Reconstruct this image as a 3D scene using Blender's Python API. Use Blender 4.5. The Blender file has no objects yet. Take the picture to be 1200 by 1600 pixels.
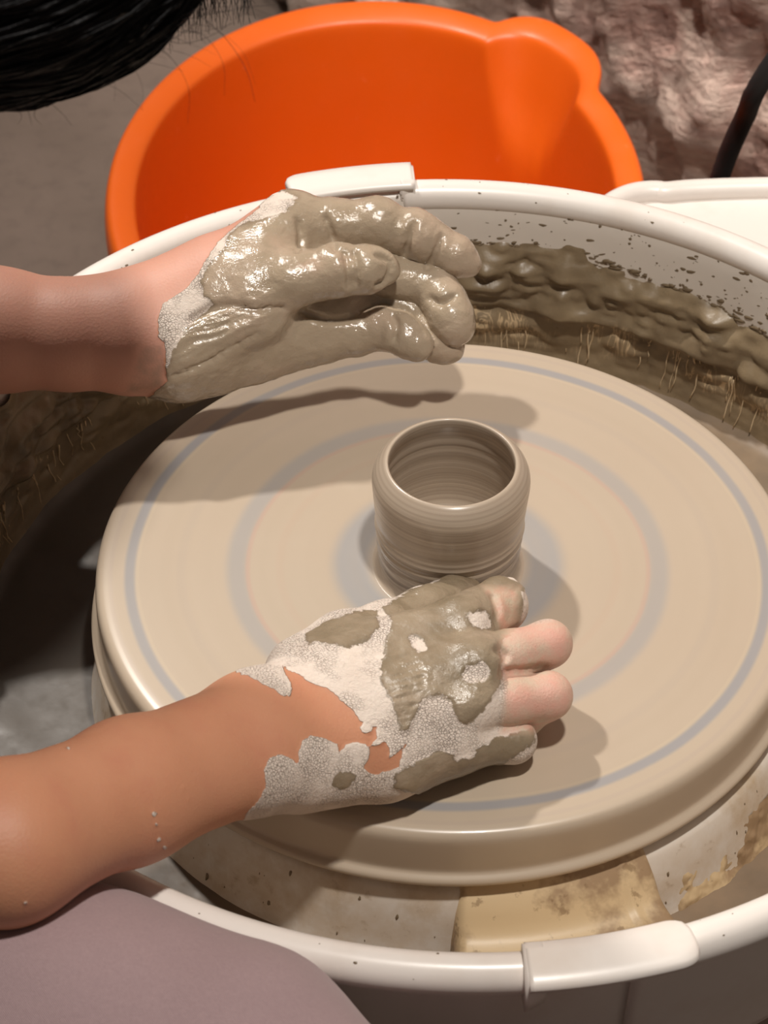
import bpy, bmesh, math, random
import numpy as np
from mathutils import Vector, Matrix, noise as mnoise

random.seed(7); RNG = np.random.default_rng(7)
S = bpy.context.scene
C = S.collection

# ------------------------------------------------------------------ camera
FPX = 4000.0
ELEV, ROLL, DIST, AIMX, AIMY = 0.75280001, 0.01250722, 1.32032182, -0.03271317, 0.03697756
CD = np.array([0, math.cos(ELEV), -math.sin(ELEV)])
_r0 = np.array([1.0, 0, 0]); _u0 = np.cross(_r0, CD)
CR = math.cos(ROLL) * _r0 + math.sin(ROLL) * _u0
CU = -math.sin(ROLL) * _r0 + math.cos(ROLL) * _u0
CP = np.array([AIMX, AIMY, 0]) - DIST * CD
cam = bpy.data.cameras.new('camera'); camo = bpy.data.objects.new('camera', cam); C.objects.link(camo)
cam.sensor_fit = 'VERTICAL'; cam.sensor_height = 36; cam.sensor_width = 27; cam.lens = FPX / 1600 * 36
cam.clip_start = 0.05; cam.clip_end = 50
camo.matrix_world = Matrix(((CR[0], CU[0], -CD[0], CP[0]), (CR[1], CU[1], -CD[1], CP[1]), (CR[2], CU[2], -CD[2], CP[2]), (0, 0, 0, 1)))
cam.dof.use_dof = True; cam.dof.focus_distance = 1.27; cam.dof.aperture_fstop = 20.0
S.camera = camo

# ------------------------------------------------------------------ light
W = bpy.data.worlds.new('World'); S.world = W; W.use_nodes = True
W.node_tree.nodes['Background'].inputs[0].default_value = (1.0, 0.88, 0.78, 1)
W.node_tree.nodes['Background'].inputs[1].default_value = 0.08
def lamp(name, loc, target, power, size, col):
    d = bpy.data.lights.new(name, 'AREA'); d.shape = 'DISK'; d.size = size; d.energy = power; d.color = col
    o = bpy.data.objects.new(name, d); C.objects.link(o); o.location = loc
    o.rotation_euler = (Vector(target) - Vector(loc)).to_track_quat('-Z', 'Y').to_euler()
    return o
lamp('ceiling_lamp_back', (-0.76, 1.03, 1.90), (0, 0, 0), 34, 0.10, (1.0, 0.935, 0.86))
lamp('ceiling_lamp_over', (0.18, -0.50, 2.0), (0, 0, 0), 30, 0.12, (1.0, 0.935, 0.86))
sl = bpy.data.lights.new('wall_fill_spot', 'SPOT'); sl.energy = 150; sl.color = (1.0, 0.92, 0.85); sl.spot_size = math.radians(38); sl.spot_blend = .6; sl.shadow_soft_size = .06  # unseen fill light, added only to brighten the stone wall
so = bpy.data.objects.new('wall_fill_spot', sl); C.objects.link(so); so.location = (0.55, -0.05, 2.0)
so.rotation_euler = (Vector((0.48, 1.0, 0.0)) - so.location).to_track_quat('-Z', 'Y').to_euler()
S.view_settings.view_transform = 'Standard'; S.view_settings.look = 'None'
S.view_settings.exposure = 0.0; S.view_settings.gamma = 1.0; S.view_settings.use_curve_mapping = False

# ------------------------------------------------------------------ helpers
def at(u, v, z):
    d = (u - 600) / FPX * CR - (v - 800) / FPX * CU + CD
    return CP + d * ((z - CP[2]) / d[2])
def at_depth(u, v, dep):
    d = (u - 600) / FPX * CR - (v - 800) / FPX * CU + CD
    return CP + d * dep
def depth(p): return float((np.asarray(p) - CP) @ CD)
def project(X):
    Q = X - CP; w = Q @ CD
    return np.stack([600 + FPX * (Q @ CR) / w, 800 - FPX * (Q @ CU) / w], 1)

def srgb(r, g, b):
    f = lambda c: (c / 255 / 12.92) if c <= 10 else ((c / 255 + 0.055) / 1.055) ** 2.4
    return (f(r), f(g), f(b), 1)

def mesh_obj(name, verts, faces, mat=None, parent=None, smooth=True):
    me = bpy.data.meshes.new(name)
    me.from_pydata([tuple(map(float, v)) for v in verts], [], [tuple(map(int, f)) for f in faces])
    me.update()
    if smooth: me.polygons.foreach_set('use_smooth', [True] * len(me.polygons))
    o = bpy.data.objects.new(name, me); C.objects.link(o)
    if mat: me.materials.append(mat)
    if parent: o.parent = parent
    return o
def empty(name, label, cat, group=None):
    o = bpy.data.objects.new(name, None); C.objects.link(o); o.empty_display_size = .05
    tag(o, label, cat, group); return o
def tag(o, label=None, cat=None, group=None, kind=None):
    if label: o['label'] = label
    if cat: o['category'] = cat
    if group: o['group'] = group
    if kind: o['kind'] = kind
    return o

def lathe(profile, n=192, a0=0.0, a1=2 * math.pi, closed=False, cx=0.0, cy=0.0, cap=False):
    """revolve (r,z) pairs; closed: the profile is a loop"""
    prof = np.array(profile, float); m = len(prof)
    full = abs(a1 - a0 - 2 * math.pi) < 1e-6
    k = n if full else n + 1
    A = a0 + (a1 - a0) * np.arange(k) / n
    V = np.zeros((k, m, 3))
    V[:, :, 0] = cx + np.cos(A)[:, None] * prof[:, 0]; V[:, :, 1] = cy + np.sin(A)[:, None] * prof[:, 0]; V[:, :, 2] = prof[:, 1]
    F = []
    for i in range(n):
        j = (i + 1) % k
        for q in range(m if closed else m - 1):
            q2 = (q + 1) % m
            F.append((i * m + q, j * m + q, j * m + q2, i * m + q2))
    if cap and not full:
        F.append(tuple(range(m))[::1]); F.append(tuple((k - 1) * m + q for q in reversed(range(m))))
    return V.reshape(-1, 3), F
def spline(pts, sub=6):
    """Catmull-Rom through 2D/3D points"""
    P = [np.array(p, float) for p in pts]; P = [2 * P[0] - P[1]] + P + [2 * P[-1] - P[-2]]
    out = []
    for i in range(1, len(P) - 2):
        for t in np.arange(sub) / sub:
            a, b, c, d = P[i - 1:i + 3]
            out.append(.5 * ((2 * b) + (c - a) * t + (2 * a - 5 * b + 4 * c - d) * t * t + (3 * b - a - 3 * c + d) * t ** 3))
    out.append(P[-2]); return np.array(out)
def tube(path, radius, seg=8, taper=None):
    path = np.array(path, float); n = len(path)
    V, F = [], []
    for i in range(n):
        t = path[min(i + 1, n - 1)] - path[max(i - 1, 0)]; t = t / (np.linalg.norm(t) + 1e-9)
        a = np.cross(t, [0, 0, 1.0]); 
        if np.linalg.norm(a) < 1e-3: a = np.cross(t, [0, 1.0, 0])
        a /= np.linalg.norm(a); b = np.cross(t, a)
        r = radius * (taper(i / (n - 1)) if taper else 1)
        for s in range(seg):
            g = 2 * math.pi * s / seg
            V.append(path[i] + r * (math.cos(g) * a + math.sin(g) * b))
    for i in range(n - 1):
        for s in range(seg):
            F.append((i * seg + s, i * seg + (s + 1) % seg, (i + 1) * seg + (s + 1) % seg, (i + 1) * seg + s))
    F.append(tuple(reversed(range(seg)))); F.append(tuple((n - 1) * seg + s for s in range(seg)))
    return V, F
def merge(parts):
    V, F, o = [], [], 0
    for v, f in parts:
        V += [tuple(x) for x in v]; F += [tuple(i + o for i in q) for q in f]; o += len(v)
    return V, F
def prism(poly, z0, z1):
    n = len(poly)
    V = [(x, y, z0) for x, y in poly] + [(x, y, z1) for x, y in poly]
    F = [tuple(reversed(range(n))), tuple(range(n, 2 * n))] + [(i, (i + 1) % n, n + (i + 1) % n, n + i) for i in range(n)]
    return V, F
def bevel(o, w, seg=3, angle=30):
    m = o.modifiers.new('bevel', 'BEVEL'); m.width = w; m.segments = seg; m.limit_method = 'ANGLE'; m.angle_limit = math.radians(angle)
    return o

def vnoise(P, scale, seed=0):
    """vectorised value noise in about [-1, 1]"""
    Q = np.asarray(P, float) * scale; I = np.floor(Q).astype(np.int64); f = Q - I; f = f * f * (3 - 2 * f)
    def h(ix, iy, iz):
        n = (ix * 374761393 + iy * 668265263 + iz * 2147483647 + seed * 974634777) & 0x7fffffff
        n = ((n ^ (n >> 13)) * 1274126177) & 0x7fffffff
        n = n ^ (n >> 16)
        return (n & 0xffff) / 32767.5 - 1
    r = 0
    for dx in (0, 1):
        for dy in (0, 1):
            for dz in (0, 1):
                w = (f[..., 0] if dx else 1 - f[..., 0]) * (f[..., 1] if dy else 1 - f[..., 1]) * (f[..., 2] if dz else 1 - f[..., 2])
                r = r + w * h(I[..., 0] + dx, I[..., 1] + dy, I[..., 2] + dz)
    return r
def fbm(P, scale, oct=4, seed=0):
    r, a = 0, 1.0
    for i in range(oct): r = r + a * vnoise(P, scale * 2 ** i, seed + i); a *= .5
    return r

# ------------------------------------------------------------------ implicit surfaces (for the person)
class Field:
    def __init__(self, lo, hi, h):
        self.lo = np.array(lo, float); self.h = h
        self.n = np.ceil((np.array(hi) - lo) / h).astype(int) + 1
        self.F = np.full(self.n, 1.0, np.float32)
    def fresh(self):
        f = Field.__new__(Field); f.lo, f.h, f.n = self.lo, self.h, self.n; f.F = np.full(self.n, 1.0, np.float32); return f
    def block(self, p, q):
        a = np.clip(np.floor((p - self.lo) / self.h).astype(int), 0, self.n); b = np.clip(np.ceil((q - self.lo) / self.h).astype(int) + 1, 0, self.n)
        if np.any(b <= a): return None
        ax = [self.lo[i] + self.h * np.arange(a[i], b[i]) for i in range(3)]
        return tuple(slice(a[i], b[i]) for i in range(3)), ax
    def cone(self, a, b, ra, rb, k=.006):
        a = np.array(a, float); b = np.array(b, float); m = max(ra, rb) + k + .012
        r = self.block(np.minimum(a, b) - m, np.maximum(a, b) + m)
        if r is None: return
        sl, ax = r; X = ax[0][:, None, None]; Y = ax[1][None, :, None]; Z = ax[2][None, None, :]
        d = b - a; L = max(d @ d, 1e-12)
        t = np.clip(((X - a[0]) * d[0] + (Y - a[1]) * d[1] + (Z - a[2]) * d[2]) / L, 0, 1)
        D = np.sqrt((X - a[0] - t * d[0]) ** 2 + (Y - a[1] - t * d[1]) ** 2 + (Z - a[2] - t * d[2]) ** 2) - (ra + (rb - ra) * t)
        self.F[sl] = smin(self.F[sl], D.astype(np.float32), k)
    def ball(self, c, r, k=.006): self.cone(c, np.array(c) + 1e-5, r, r, k)
    def carve(self, a, b, ra, rb, k=.004):
        f = self.fresh_block = None
        a = np.array(a, float); b = np.array(b, float); m = max(ra, rb) + k + .006
        r = self.block(np.minimum(a, b) - m, np.maximum(a, b) + m)
        if r is None: return
        sl, ax = r; X = ax[0][:, None, None]; Y = ax[1][None, :, None]; Z = ax[2][None, None, :]
        d = b - a; L = max(d @ d, 1e-12)
        t = np.clip(((X - a[0]) * d[0] + (Y - a[1]) * d[1] + (Z - a[2]) * d[2]) / L, 0, 1)
        D = np.sqrt((X - a[0] - t * d[0]) ** 2 + (Y - a[1] - t * d[1]) ** 2 + (Z - a[2] - t * d[2]) ** 2) - (ra + (rb - ra) * t)
        self.F[sl] = -smin(-self.F[sl], D.astype(np.float32), k)
    def join(self, o, k): self.F = smin(self.F, o.F, k)
    def mesh(self):
        F = self.F; s = F < 0; nx, ny, nz = F.shape
        cnt = np.zeros((nx - 1, ny - 1, nz - 1), np.int8)
        for i in (0, 1):
            for j in (0, 1):
                for k in (0, 1): cnt += s[i:nx - 1 + i, j:ny - 1 + j, k:nz - 1 + k]
        idx = np.argwhere((cnt > 0) & (cnt < 8)); N = len(idx)
        pos = np.zeros((N, 3)); c = np.zeros(N)
        for ax in range(3):
            o = [q for q in range(3) if q != ax]
            for i in (0, 1):
                for j in (0, 1):
                    p0 = idx.copy(); p0[:, o[0]] += i; p0[:, o[1]] += j; p1 = p0.copy(); p1[:, ax] += 1
                    f0 = F[tuple(p0.T)]; f1 = F[tuple(p1.T)]; m = (f0 < 0) != (f1 < 0)
                    t = np.where(m, f0 / np.where(m, f0 - f1, 1), 0)
                    q = p0.astype(float); q[:, ax] += t
                    pos[m] += q[m]; c[m] += 1
        pos = pos / c[:, None]
        V = self.lo + pos * self.h
        vid = np.full(cnt.shape, -1, np.int32); vid[tuple(idx.T)] = np.arange(N)
        Q = []
        for ax in range(3):
            a = [slice(None)] * 3; b = [slice(None)] * 3; a[ax] = slice(0, -1); b[ax] = slice(1, None)
            d = s[tuple(a)] != s[tuple(b)]
            e = np.argwhere(d); o = [(ax + 1) % 3, (ax + 2) % 3]
            e = e[(e[:, o[0]] > 0) & (e[:, o[1]] > 0) & (e[:, o[0]] < F.shape[o[0]] - 1) & (e[:, o[1]] < F.shape[o[1]] - 1)]
            def cell(i, j):
                w = e.copy(); w[:, o[0]] -= i; w[:, o[1]] -= j; return vid[tuple(w.T)]
            q = np.stack([cell(1, 1), cell(0, 1), cell(0, 0), cell(1, 0)], 1)
            flip = ~s[tuple(e.T)]
            q[flip] = q[flip][:, ::-1]; Q.append(q)
        return V, np.concatenate(Q)
def smin(a, b, k):
    if k <= 0: return np.minimum(a, b)
    h = np.maximum(k - np.abs(a - b), 0) / k
    return np.minimum(a, b) - h * h * k * np.float32(.25)

def poly_sd(P, poly):
    """signed distance in px, positive inside"""
    poly = np.array(poly, float); A = poly; B = np.roll(poly, -1, 0)
    best = np.full(len(P), 1e9); ins = np.zeros(len(P), bool)
    for a, b in zip(A, B):
        d = b - a; t = np.clip(((P - a) @ d) / (d @ d + 1e-9), 0, 1)
        best = np.minimum(best, np.hypot(*(P - a - t[:, None] * d).T))
        c = ((a[1] > P[:, 1]) != (b[1] > P[:, 1]))
        with np.errstate(divide='ignore', invalid='ignore'):
            x = (b[0] - a[0]) * (P[:, 1] - a[1]) / (b[1] - a[1]) + a[0]
        ins ^= c & (P[:, 0] < x)
    return np.where(ins, best, -best)
def ell(cx, cy, a, b, ang=0, n=16):
    ca, sa = math.cos(math.radians(ang)), math.sin(math.radians(ang))
    return [(cx + a * math.cos(t) * ca - b * math.sin(t) * sa, cy + a * math.cos(t) * sa + b * math.sin(t) * ca) for t in np.arange(n) * 2 * math.pi / n]

# ------------------------------------------------------------------ materials
class M:
    def __init__(self, name):
        self.m = bpy.data.materials.new(name); self.m.use_nodes = True
        self.t = self.m.node_tree; self.n = self.t.nodes; self.b = self.n['Principled BSDF']
        self._c = None
    def node(self, typ, **kw):
        x = self.n.new(typ)
        for k, v in kw.items(): setattr(x, k, v)
        return x
    def set(self, x, key, val):
        i = x.inputs[key]
        if hasattr(val, 'is_linked') or isinstance(val, bpy.types.NodeSocket): self.t.links.new(val, i)
        else: i.default_value = val
    def P(self, **kw):
        for k, v in kw.items(): self.set(self.b, k.replace('_', ' '), v)
        return self
    def coord(self):
        if not self._c: self._c = self.node('ShaderNodeTexCoord')
        return self._c.outputs['Object']
    def mapping(self, scale=(1, 1, 1), rot=(0, 0, 0), loc=(0, 0, 0), vec=None):
        x = self.node('ShaderNodeMapping'); self.set(x, 'Vector', vec or self.coord())
        x.inputs['Scale'].default_value = scale; x.inputs['Rotation'].default_value = rot; x.inputs['Location'].default_value = loc
        return x.outputs[0]
    def noise(self, scale, detail=4, rough=.55, vec=None, dist=0.0):
        x = self.node('ShaderNodeTexNoise'); self.set(x, 'Vector', vec or self.coord()); x.inputs['Scale'].default_value = scale
        x.inputs['Detail'].default_value = detail; x.inputs['Roughness'].default_value = rough; x.inputs['Distortion'].default_value = dist
        return x.outputs['Fac']
    def voronoi(self, scale, feature='F1', vec=None, rnd=1.0):
        x = self.node('ShaderNodeTexVoronoi', feature=feature); self.set(x, 'Vector', vec or self.coord()); x.inputs['Scale'].default_value = scale
        x.inputs['Randomness'].default_value = rnd
        return x.outputs['Distance']
    def attr(self, name):
        x = self.node('ShaderNodeAttribute'); x.attribute_name = name; return x.outputs['Fac']
    def math(self, op, a, b=0.0, c=None, clamp=False):
        x = self.node('ShaderNodeMath', operation=op, use_clamp=clamp); self.set(x, 0, a); self.set(x, 1, b)
        if c is not None: self.set(x, 2, c)
        return x.outputs[0]
    def ramp(self, fac, stops, interp='LINEAR'):
        x = self.node('ShaderNodeValToRGB'); self.set(x, 'Fac', fac); r = x.color_ramp; r.interpolation = interp
        while len(r.elements) < len(stops): r.elements.new(.5)
        for e, (p, c) in zip(r.elements, stops):
            e.position = p; e.color = c if hasattr(c, '__len__') else (c, c, c, 1)
        return x.outputs['Color']
    def mr(self, v, a, b, c=0.0, d=1.0, smooth=False):
        x = self.node('ShaderNodeMapRange'); x.interpolation_type = 'SMOOTHSTEP' if smooth else 'LINEAR'
        self.set(x, 'Value', v)
        for k, q in (('From Min', a), ('From Max', b), ('To Min', c), ('To Max', d)): self.set(x, k, q)
        return x.outputs[0]
    def mix(self, fac, a, b, mode='MIX'):
        x = self.node('ShaderNodeMix', data_type='RGBA', blend_type=mode); x.clamp_factor = True
        self.set(x, 0, fac); self.set(x, 6, a); self.set(x, 7, b); return x.outputs[2]
    def fmix(self, fac, a, b):
        x = self.node('ShaderNodeMix', data_type='FLOAT'); self.set(x, 0, fac); self.set(x, 2, a); self.set(x, 3, b); return x.outputs[0]
    def bump(self, h, strength=.3, dist=.001, normal=None):
        x = self.node('ShaderNodeBump'); x.inputs['Strength'].default_value = strength; x.inputs['Distance'].default_value = dist
        self.set(x, 'Height', h)
        if normal is not None: self.set(x, 'Normal', normal)
        return x.outputs[0]
    def radius(self):
        s = self.node('ShaderNodeSeparateXYZ'); self.set(s, 0, self.coord())
        r = self.math('SQRT', self.math('ADD', self.math('MULTIPLY', s.outputs[0], s.outputs[0]), self.math('MULTIPLY', s.outputs[1], s.outputs[1])))
        return r, s.outputs[2], s

def m_white():
    m = M('white_plastic')
    n = m.noise(14, 5); st = m.mr(n, .52, .72)
    col = m.mix(m.math('MULTIPLY', st, .30), srgb(236, 229, 222), srgb(196, 172, 148))
    m.P(Base_Color=col, Roughness=.34, Normal=m.bump(m.noise(220, 3), .06, .0004), Coat_Weight=.15, Coat_Roughness=.2); return m.m
def m_wheel():
    m = M('wheel_slip'); r, z, s = m.radius()
    wob = m.math('MULTIPLY', m.math('SUBTRACT', m.noise(7, 2), .5), .004)
    rr = m.math('ADD', r, wob)
    base = m.mix(m.noise(9, 3), srgb(189, 175, 156), srgb(186, 168, 148))
    blue = srgb(158, 158, 160); x = m.math('MULTIPLY', rr, 1 / .19)
    def band(c, w, soft=.6):
        d = m.math('ABSOLUTE', m.math('SUBTRACT', rr, c)); return m.mr(d, w * (1 - soft), w * (1 + soft), 1, 0, True)
    def add(col, c, w, amt, tint, soft=.6):
        return m.mix(m.math('MULTIPLY', band(c, w, soft), m.math('MULTIPLY', m.mr(m.noise(5, 2), .0, 1.0, .6, 1.1), amt)), col, tint)
    col = add(base, .1604, .0026, .85, srgb(140, 144, 152), .5)
    col = add(col, .1565, .0009, .12, srgb(220, 205, 170))
    col = add(col, .1065, .0050, .62, srgb(150, 152, 156))
    col = add(col, .1010, .0012, .35, srgb(196, 150, 132))
    col = add(col, .1345, .0022, .30, srgb(178, 164, 150))
    col = add(col, .0490, .0090, .8, srgb(146, 150, 156), .5)
    col = add(col, .1700, .0012, .35, srgb(176, 160, 148))
    col = add(col, .0850, .0020, .22, srgb(188, 160, 140))
    ringv = m.node('ShaderNodeCombineXYZ'); m.set(ringv, 0, m.math('MULTIPLY', r, 1.0)); 
    fine = m.noise(420, 3, .6, ringv.outputs[0]); coarse = m.noise(60, 2, .5, ringv.outputs[0])
    col = m.mix(m.math('MULTIPLY', m.mr(coarse, .4, .7), .22), col, srgb(176, 160, 140))
    h = m.math('ADD', m.math('MULTIPLY', fine, .12), m.math('MULTIPLY', coarse, .6))
    m.P(Base_Color=col, Roughness=.31, Normal=m.bump(h, .22, .0010), Specular_IOR_Level=.5, Coat_Weight=.2, Coat_Roughness=.06); return m.m
def m_pot():
    m = M('pot_clay'); r, z, s = m.radius()
    v = m.node('ShaderNodeCombineXYZ'); m.set(v, 2, z)
    n1 = m.noise(520, 4, .6, v.outputs[0]); n2 = m.noise(140, 3, .5, v.outputs[0])
    col = m.mix(m.mr(n2, .35, .65), srgb(166, 150, 133), srgb(194, 178, 158))
    col = m.mix(m.math('MULTIPLY', m.mr(n1, .45, .62), .5), col, srgb(138, 120, 104))
    h = m.math('ADD', m.math('MULTIPLY', n2, 1), m.math('MULTIPLY', n1, .5))
    m.P(Base_Color=col, Roughness=.3, Normal=m.bump(h, .35, .0010), Coat_Weight=.2, Coat_Roughness=.12); return m.m
def m_slurry(name='slurry', a=(116, 100, 78), b=(144, 126, 99), rough=.34, bs=.35):
    m = M(name); n = m.noise(38, 5, .6)
    col = m.mix(m.mr(n, .3, .7), srgb(*a), srgb(*b))
    if name == 'slurry':            # pale slip dried where the water line stood
        r, z, q = m.radius(); band = m.math('MULTIPLY', m.mr(z, -.034, -.042, 0, 1, True), m.mr(z, -.072, -.050, 0, 1, True))
        strk = m.math('ABSOLUTE', m.math('SUBTRACT', m.noise(1, 3, .55, m.mapping((95, 95, 16)), dist=1.6), .5))
        patch = m.mr(m.noise(1, 2, .5, m.mapping((26, 26, 40), loc=(3, 1, 2))), .52, .60)
        col = m.mix(m.math('MULTIPLY', m.math('MULTIPLY', band, patch), m.mr(strk, .008, .035, .85, .12)), col, srgb(214, 188, 150))
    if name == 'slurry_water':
        r, z, q = m.radius(); col = m.mix(m.mr(q.outputs[0], -.08, -.16), col, srgb(88, 82, 76))  # greyer slip on the left, its colour darkened further to imitate weaker light
    m.P(Base_Color=col, Roughness=m.mr(m.noise(90, 3), .3, .7, rough - .08, rough + .15),
        Normal=m.bump(m.noise(160, 4), bs, .0012)); return m.m
def m_pan_inner():
    m = M('stained_pan'); r, z, s = m.radius()
    n = m.noise(22, 6, .62); n2 = m.noise(75, 5, .6)
    col = m.mix(m.mr(n, .50, .70), srgb(216, 208, 198), srgb(186, 166, 140))
    col = m.mix(m.math('MULTIPLY', m.mr(n2, .60, .70), .6), col, srgb(146, 122, 94))
    low = m.math('MULTIPLY', m.mr(z, -.035, -.06), m.mr(n2, .35, .55))
    col = m.mix(m.math('MULTIPLY', low, .35), col, srgb(190, 164, 130))
    up = m.mr(z, -.02, .0)
    col = m.mix(up, col, srgb(226, 218, 208))
    m.P(Base_Color=col, Roughness=.36, Normal=m.bump(n2, .2, .0008)); return m.m
def m_bridge():
    m = M('sandy_stain'); n = m.noise(24, 5, .6); n2 = m.noise(120, 4)
    col = m.mix(m.mr(n, .44, .54), srgb(208, 184, 146), srgb(158, 132, 102))
    col = m.mix(m.math('MULTIPLY', m.mr(n2, .6, .66), .6), col, srgb(130, 104, 74))
    m.P(Base_Color=col, Roughness=.42, Normal=m.bump(n2, .2, .0006)); return m.m
def m_drip():
    m = M('dried_slip'); m.P(Base_Color=srgb(222, 198, 162), Roughness=.5); return m.m
def m_orange():
    m = M('orange_plastic'); n = m.noise(5, 3)
    col = m.mix(n, srgb(224, 98, 18), srgb(214, 90, 12))
    sc = m.mr(m.noise(60, 6, .7), .66, .74)
    col = m.mix(m.math('MULTIPLY', sc, .25), col, srgb(250, 150, 110))
    m.P(Base_Color=col, Roughness=m.mr(m.noise(30, 4), .3, .7, .36, .48), Normal=m.bump(m.noise(120, 3), .05, .0005)); return m.m
def m_stone():
    m = M('rough_stone'); n = m.noise(7, 6, .65, dist=.6); n2 = m.noise(40, 6, .6); n3 = m.noise(3.0, 3)
    col = m.ramp(n, [(.28, srgb(150, 118, 108)), (.45, srgb(206, 168, 154)), (.58, srgb(232, 206, 190)), (.75, srgb(196, 148, 136))])
    col = m.mix(m.mr(n3, .45, .6), col, m.mix(n2, srgb(190, 168, 154), srgb(230, 212, 196)))
    m.P(Base_Color=col, Roughness=.7, Normal=m.bump(m.math('ADD', m.noise(1, 6, .65, m.mapping((24, 24, 60), rot=(.5, .6, .3)), dist=1.2), m.math('MULTIPLY', m.noise(90, 5), .5)), .9, .016)); return m.m
def m_floor():
    m = M('concrete_floor'); n = m.noise(5, 6, .6); n2 = m.noise(60, 5, .6)
    col = m.mix(m.mr(n, .35, .65), srgb(104, 90, 80), srgb(118, 103, 93))
    col = m.mix(m.math('MULTIPLY', m.mr(n2, .5, .7),   .35), col, srgb(88, 76, 68))
    m.P(Base_Color=col, Roughness=.7, Normal=m.bump(n2, .2, .002)); return m.m
def m_panel():
    m = M('taupe_panel'); n = m.noise(8, 4)
    m.P(Base_Color=m.mix(n, srgb(150, 128, 118), srgb(160, 138, 126)), Roughness=.45); return m.m
def m_plain(name, c, rough=.5, **kw):
    m = M(name); n = m.noise(40, 4); d = tuple(x * .82 for x in srgb(*c)[:3]) + (1,)
    m.P(Base_Color=m.mix(n, d, srgb(*c)), Roughness=rough, **kw); return m.m
def m_fabric(name, c1, c2):
    m = M(name)
    w = m.node('ShaderNodeTexWave', wave_type='BANDS', bands_direction='DIAGONAL'); m.set(w, 'Vector', m.mapping((1, .7, .4)))
    w.inputs['Scale'].default_value = 760; w.inputs['Distortion'].default_value = 1.5; w.inputs['Detail'].default_value = 2; w.inputs['Detail Scale'].default_value = 3
    n = m.noise(600, 3, .7); n2 = m.noise(26, 3)
    f = m.math('ADD', m.math('MULTIPLY', w.outputs['Fac'], .55), m.math('MULTIPLY', n, .45))
    col = m.mix(m.mr(f, .05, .95), srgb(*c1), srgb(*c2))
    col = m.mix(m.math('MULTIPLY', n2, .25), col, srgb(*[int(x * .86) for x in c1]))
    m.P(Base_Color=col, Roughness=.85, Sheen_Weight=.25, Sheen_Roughness=.5, Normal=m.bump(f, .5, .0006)); return m.m
def m_hair():
    m = M('black_hair'); v = m.mapping((40, 260, 260), rot=(0, .4, .35))
    n = m.noise(1, 4, .6, v)
    m.P(Base_Color=m.mix(n, (.002, .002, .0025, 1), (.010, .009, .010, 1)), Roughness=m.mr(n, .3, .7, .42, .65), Normal=m.bump(n, .8, .002), Specular_IOR_Level=.22); return m.m
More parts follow.
